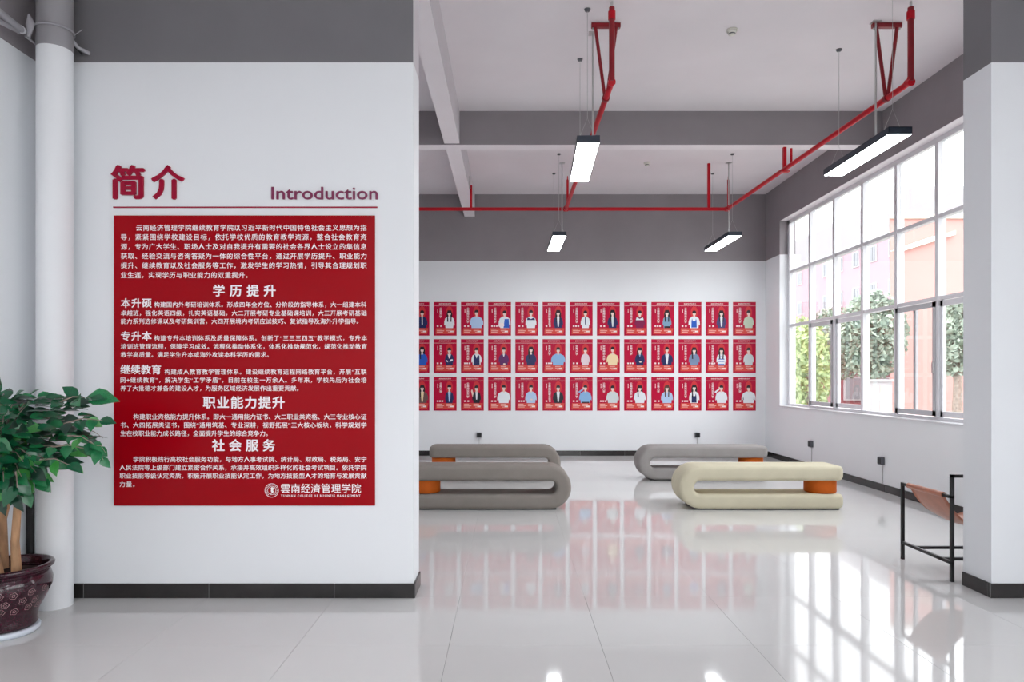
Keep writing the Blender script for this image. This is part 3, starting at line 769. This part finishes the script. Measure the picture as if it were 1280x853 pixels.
part('stay', MB().tube([P3(32, 45, 4.12), P3(45, 55, 4.2)], .008, 6), GP, br)
part('stay', MB().tube([P3(84, 44, 4.24), P3(98, 60, 4.3), P3(112, 67, 4.35)], .012, 8), GP, br)
part('stay', MB().tube([P3(86, 50, 4.3), P3(103, 68, 4.36)], .007, 6), BLACKM, br)
part('wire_tail', MB().tube([P3(87, 48, 4.24), P3(103, 37, 4.24)], .003, 5), GP, br)
part('wire_tail', MB().tube([P3(87, 48, 4.24), P3(82, 36, 4.24)], .003, 5), GP, br)
for i, (a, c_, r_) in enumerate([((-30, -8), (28, 38), .019), ((-30, 12), (24, 39.5), .013)]):
    t = thing('ceiling_pipe', ['thicker', 'thinner'][i]+' grey pipe slanting in at the top left corner', 'pipe', P3(a[0], a[1], 3.4), 'grey pipes at the top left')
    part('tube', MB().tube([P3(a[0], a[1], 3.3), P3(c_[0], c_[1], 4.1)], r_, 12), GP, t)
    part('end_cap', MB().tube([P3(c_[0]-3, c_[1]-2.4, 4.06), P3(c_[0], c_[1], 4.1)], r_*1.15, 12), FRAME, t, 'pale end sleeve')
ts = thing('tile_strip', 'narrow black tile strip standing upright behind the plant pot by the down pipe', 'tile', (-3.0, 4.27, 0))
part('strip', MB().bevbox(-3.012, -2.967, 4.262, 4.277, 0, .70, .002), BASE, ts)
for y, nm in ((3.9, 'left corner'),): pass

# ---------------------------------------------------------------- potted plant
pcx, pcy = -2.78, 3.775
t = thing('plant_pot', 'glossy dark maroon glazed pot with flower motifs, before the left wall', 'pot', (pcx, pcy, 0))
prof = [(0, .035), (.165, .035), (.178, .05), (.172, .07), (.185, .12), (.228, .19), (.258, .25), (.262, .285), (.250, .318), (.234, .332), (.248, .345), (.268, .356), (.272, .368), (.264, .378), (.246, .378), (.236, .368), (.228, .33), (.226, .30)]
prof = [(q*.845, z_) for q, z_ in prof]
part('vessel', MB().lathe(prof, 64, (pcx, pcy, 0)), GLAZE, t)
part('bead_ring', MB().lathe([(.199+.010*math.cos(a*math.pi/4), .327+.005*math.sin(a*math.pi/4)) for a in range(9)], 64, (pcx, pcy, 0)), GLAZE, t)
part('saucer', MB().lathe([(0, 0), (.148, 0), (.160, .012), (.163, .03), (.155, .034), (.15, .034), (0, .034)], 64, (pcx, pcy, 0)), SAUCER, t, 'pale blue-white saucer')
def pot_r(z):
    for (r0, z0), (r1, z1) in zip(prof[2:9], prof[3:10]):
        if z0 <= z <= z1: return r0+(r1-r0)*(z-z0)/(z1-z0)
    return .25
FLR = mat('pale_glaze_print', (176, 144, 146), .2, coat=.4)
fl = MB()
for rowi, z in enumerate((.16, .205, .252)):
    for k in range(17):
        a = 2*math.pi*(k+.5*(rowi % 2)+random.uniform(-.15, .15))/17; zz = z+random.uniform(-.008, .008)
        for ra, rb, nn in ((.006, .0082, 10), (.0165, .0185, 16)):
            V = []
            for q in (ra, rb):
                for j in range(nn):
                    b_ = 2*math.pi*j/nn; rad = q*(1+.14*math.cos(5*b_))
                    z_ = zz+rad*math.sin(b_); r_ = pot_r(z_)+.0008; aa = a+rad*math.cos(b_)/r_
                    V.append((pcx+r_*math.cos(aa), pcy+r_*math.sin(aa), z_))
            fl.add(V, [(j, (j+1) % nn, nn+(j+1) % nn, nn+j) for j in range(nn)])
part('flower_motifs', fl, FLR, t, 'pale ring-shaped flower prints', kind='stuff')
part('soil', MB().lathe([(0, .325), (.10, .328), (.16, .322), (.193, .318)], 40, (pcx, pcy, 0)), SOIL, t, 'dark soil')
pl = thing('leafy_plant', 'bushy green potted tree with glossy pointed leaves at the left edge', 'plant', (pcx, pcy, .325))
trunks = [[(-2.80, 3.74, .31), (-2.83, 3.74, .48), (-2.88, 3.76, .75), (-2.86, 3.78, 1.0)],
          [(-2.722, 3.78, .31), (-2.732, 3.78, .50), (-2.712, 3.77, .68), (-2.69, 3.76, .88), (-2.60, 3.74, 1.05)],
          [(-2.88, 3.88, .31), (-2.90, 3.9, .6), (-2.82, 3.9, .9), (-2.75, 3.88, 1.1)]]
for i, tr in enumerate(trunks):
    part('trunk', MB().tube(tr, [.036, .03, .022, .016, .01][:len(tr)] if i != 1 else [.027, .022, .020, .016, .01], 10), BARK, pl)
def leaf_mesh(mi, ln=1, wd=.56, fold=.16, droop=.2):
    pts = []; prof_ = [(0, .02), (.12, .55), (.35, 1.0), (.6, .86), (.82, .42), (1, .02)]
    for t_, w_ in prof_:
        for s_ in (-1, 0, 1): pts.append((s_*w_*wd/2*ln, t_*ln, abs(s_)*fold*w_*.4*ln-droop*t_*t_*ln))
    fs = []
    for i in range(5):
        for j in range(2): a = i*3+j; fs.append((a, a+1, a+4, a+3))
    return pts, fs
LM = []
for mi in range(4):
    for vv in range(2):
        p_, f_ = leaf_mesh(mi, 1, (.6, .72)[vv], (.2, .3)[vv], (.18, .32)[vv])
        LM.append((p_, f_, MB().add(p_, f_, 0, True).mesh('leaf', LEAFS[mi])))
sites = []
def rnd(a, c_): return random.uniform(a, c_)
ccx, ccy, ccz = -2.76, 3.72, 1.04
tw = MB()
def twig(p0, p1, nl, size, pend=.02):
    p0 = Vector(p0); p1 = Vector(p1); mid = (p0+p1)/2+Vector((0, 0, pend))
    tw.tube([p0, mid, p1], [.005, .003, .0015], 5)
    for k in range(nl):
        f = (k+.6)/nl
        pos = (p0*(1-f)*(1-f)+mid*2*f*(1-f)+p1*f*f)
        d = (p1-p0).normalized(); side = Vector((-d.y, d.x, 0)); side = side.normalized() if side.length > .05 else Vector((1, 0, 0))
        s_ = 1 if k % 2 else -1
        dr = (d*rnd(.3, .8)+side*s_*rnd(.5, 1)+Vector((0, 0, rnd(-.8, .1)))).normalized()
        if k == nl-1: dr = (d+Vector((0, 0, -.15))).normalized()
        sites.append((pos, dr, size*rnd(.8, 1.15)))
for k in range(70):
    while True:
        u = Vector((rnd(-1, 1), rnd(-1, 1), rnd(-.85, 1)))
        if u.length < 1 and u.length > .25: break
    u.normalize()
    if u.y > .35: u.y *= -1
    e = Vector((ccx+u.x*.40, ccy+u.y*.38, ccz+u.z*.30)); e.z = min(e.z, 1.335-rnd(0, .05))
    if e.z < .84: e.x = min(e.x, -2.62)
    if e.x < -2.90: e.x = -2.90+rnd(0, .3)
    st = Vector((ccx, ccy, ccz))+(e-Vector((ccx, ccy, ccz)))*.35
    twig(st, e, 5, .088)
# sprigs reaching right
def at(pxl, pyl, d): return Vector(P3(pxl, pyl, d))
twig(at(70, 505, 3.6), at(112, 497, 3.55), 4, .10)
sites.append((at(110, 498, 3.55), Vector((1, -.05, .06)).normalized(), .145))
sites.append((at(95, 496, 3.6), Vector((-.6, 0, .5)).normalized(), .08)); sites.append((at(98, 496, 3.6), Vector((-.75, -.1, .55)).normalized(), .10))
twig(at(80, 530, 3.6), at(128, 526, 3.55), 6, .085)
twig(at(85, 545, 3.6), at(118, 556, 3.5), 5, .075); twig(at(112, 552, 3.52), at(129, 575, 3.5), 4, .08)
twig(at(60, 560, 3.55), at(110, 562, 3.5), 5, .085); twig(at(50, 575, 3.5), at(88, 582, 3.45), 5, .095); twig(at(20, 590, 3.5), at(22, 622, 3.45), 4, .11); twig(at(4, 600, 3.5), at(4, 628, 3.45), 4, .10)
tw.tube([at(98, 533, 3.6), at(118, 540, 3.55), at(129, 548, 3.5)], [.003, .002, .001], 5); tw.tube([at(110, 558, 3.5), at(126, 557, 3.5), at(132, 566, 3.5)], [.002, .0015, .001], 5)
part('twigs', tw, BARKD, pl, 'thin twigs', kind='stuff')
def orient(d, roll):
    d = d.normalized(); up = Vector((rnd(-.6, .6), rnd(-1.5, -.3), .75)); x = d.cross(up).normalized(); z = x.cross(d).normalized()
    return Matrix((x, d, z)).transposed().to_4x4()
sites.sort(key=lambda q: (q[0].x < -2.95, q[0].y))
extra = MB()
for i, (p_, d, sz) in enumerate(sites):
    M_ = Matrix.Translation(p_-Vector((pcx, pcy, .325)))@orient(d, 0)@Matrix.Scale(sz, 4)
    c_ = random.choices(range(4), (5, 5, 2, 3))[0]*2+random.randint(0, 1)
    tip = p_+d*sz
    if tip.x < XL+.02 or max(tip.y, p_.y) > 4.08: continue
    if i < 296:
        o = link('leaf', LM[c_][2], pl); o.matrix_local = M_
    else:
        extra.add([M_@Vector(q) for q in LM[c_][0]], LM[c_][1], c_//2, True)
for k in range(420):
    p_ = Vector((ccx+rnd(-.24, .36), ccy+rnd(-.2, .3), ccz+rnd(-.2, .27)))
    if p_.x > ccx+.15 and p_.z < ccz-.1: continue; d = Vector((rnd(-1, 1), rnd(-1, .3), rnd(-.8, .5)))
    M_ = Matrix.Translation(p_-Vector((pcx, pcy, .325)))@orient(d, 0)@Matrix.Scale(rnd(.07, .095), 4)
    if (p_+d.normalized()*.1).x < XL+.02 or p_.y > 3.97: continue
    c_ = random.choice((0, 2, 6)); extra.add([M_@Vector(q) for q in LM[c_][0]], LM[c_][1], c_//2, True)
o = link('inner_foliage', extra.mesh('inner_foliage', LEAFS), pl); o['kind'] = 'stuff'

# ---------------------------------------------------------------- outside
struct('ground', MB().box(XO, 140, -60, 160, -.6, -.15).box(-60, XO, -60, YR-.25, -.6, -.15).box(-60, XO, YB+.25, 160, -.6, -.15), GROUND, 'pale paving outside the window')
# far pale pink block
fb = thing('pink_apartment_block', 'far pale pink building with rows of windows, seen through the left half of the window', 'building', (36, 74, 0))
ztop = EYE+17.2
part('facade', MB().box(36, 46, 62, 110, -.2, ztop-3.6), PINKW, fb)
part('upper_storey', MB().box(36.3, 46, 62.3, 110, ztop-3.6, ztop), mat('pale_grey_render', (160, 156, 160), .9), fb, 'pale grey-white top storey')
part('parapet', MB().box(35.8, 46, 61.8, 110, ztop-3.75, ztop-3.5).box(36.3, 46, 62.3, 110, ztop, ztop+.25), WHITEW, fb)
part('corner_column', MB().box(35.6, 36.4, 75, 76.6, -.2, ztop-3.6), WHITEW, fb)
for r in range(5):
    for k in range(13):
        y = 64+k*3.4; z = EYE+12.2-3.7*r
        if 74.2 < y < 77: continue
        if z < .5: continue
        o = part('window', MB().box(35.9, 36.02, y-.65, y+.65, z-.8, z+.8), WHITEW, fb)
        part('pane', MB().box(35.86, 35.9, y-.5, y-.04, z-.68, z+.68).box(35.86, 35.9, y+.04, y+.5, z-.68, z+.68), FARG, o)
sb = thing('salmon_building', 'salmon pink building filling the right half of the window', 'building', (12.4, 22, 0))
def prism(mb, pts, z0, z1, mi=0):
    n = len(pts); vs = [(x, y, z0) for x, y in pts]+[(x, y, z1) for x, y in pts]
    mb.add(vs, [tuple(range(n-1, -1, -1)), tuple(range(n, 2*n))]+[(k, (k+1) % n, n+(k+1) % n, n+k) for k in range(n)], mi); return mb
part('walls', prism(MB(), [(12.28, 22), (34, 22), (34, 34), (19.0, 34)], -.2, EYE+5.1), SALMON, sb)
part('coping', prism(MB(), [(12.2, 21.9), (34, 21.9), (34, 34), (18.95, 34)], EYE+5.1, EYE+5.25), CREAMW, sb)
part('sloping_ledge', MB().add([(12.45, 21.85, 5.40), (14.3, 21.85, 5.98), (14.3, 21.85, 6.12), (12.45, 21.85, 5.54), (12.45, 22.0, 5.40), (14.3, 22.0, 5.98), (14.3, 22.0, 6.12), (12.45, 22.0, 5.54)],
     [(0, 1, 2, 3), (0, 4, 5, 1), (3, 2, 6, 7), (0, 3, 7, 4), (1, 5, 6, 2)]), CREAMW, sb, 'cream sloping ledge')
rb = thing('low_red_building', 'low dull red building with white framed window behind the trees', 'building', (19, 40, 0))
part('walls', MB().box(18.6, 23, 39, 44, -.2, 1.75), BRICKR, rb); part('roof', MB().box(18.3, 23.3, 38.7, 44.3, 1.75, 1.95), WHITEW, rb)
for x in (19.6, 21.2):
    o = part('window', MB().box(x-.5, x+.5, 38.9, 39, .1, 1.45), WHITEW, rb); part('pane', MB().box(x-.42, x-.03, 38.86, 38.9, .18, 1.37).box(x+.03, x+.42, 38.86, 38.9, .18, 1.37), FARG, o)
kb = thing('utility_cabinet', 'small pale cabinet standing outside by the salmon building', 'cabinet', (10.0, 18, -.15))
part('body', MB().box(9.75, 10.1, 18, 18.5, -.15, 1.3), WHITEW, kb); part('door', MB().box(9.78, 10.05, 17.98, 18, -.05, 1.2), CREAMW, kb); part('lid', MB().box(9.7, 10.15, 17.95, 18.55, 1.3, 1.36), WHITEW, kb)
def tree(x, y, ztop_, cr, zc, n, mt, lab):
    t = thing('tree', lab, 'tree', (x, y, -.15), 'trees outside the window')
    part('trunk', MB().tube([(x, y, -.15), (x+.05, y, zc*.5), (x, y, zc)], [.13, .1, .06], 8), BARKD, t)
    q = MB()
    for k in range(n):
        while True:
            u = Vector((rnd(-1, 1), rnd(-1, 1), rnd(-1, 1)))
            if u.length < 1: break
        c0 = Vector((x+u.x*cr, y+u.y*cr, zc+u.z*(ztop_-zc))); s_ = rnd(.05, .12)
        a = Vector((rnd(-1, 1), rnd(-1, 1), rnd(-1, 1))).normalized()*s_; b_ = a.cross(Vector((rnd(-1, 1), rnd(-1, 1), rnd(-1, 1)))).normalized()*s_*.6
        q.add([c0-a, c0+b_, c0+a, c0-b_], [(0, 1, 2, 3)])
    part('foliage', q, mt, t, kind='stuff')
tree(11.2, 21.0, 4.1, .95, 2.7, 4200, TREEL[0], 'grey-green tree left of the salmon building')
tree(14.6, 30.5, 4.6, 1.5, 2.9, 4200, TREEL[0], 'grey-green tree before the low red building')
tree(11.6, 27.5, 3.9, 1.3, 1.6, 3600, TREEL[1], 'yellow-green tree at the far end of the window')
tree(8.6, 19.6, 3.2, .6, 1.6, 1600, TREEL[1], 'slim yellow-green tree nearest the far window frame')
tree(10.6, 16.2, 3.4, .42, 2.4, 1400, TREEL[0], 'slender grey-green tree in front of the salmon building')
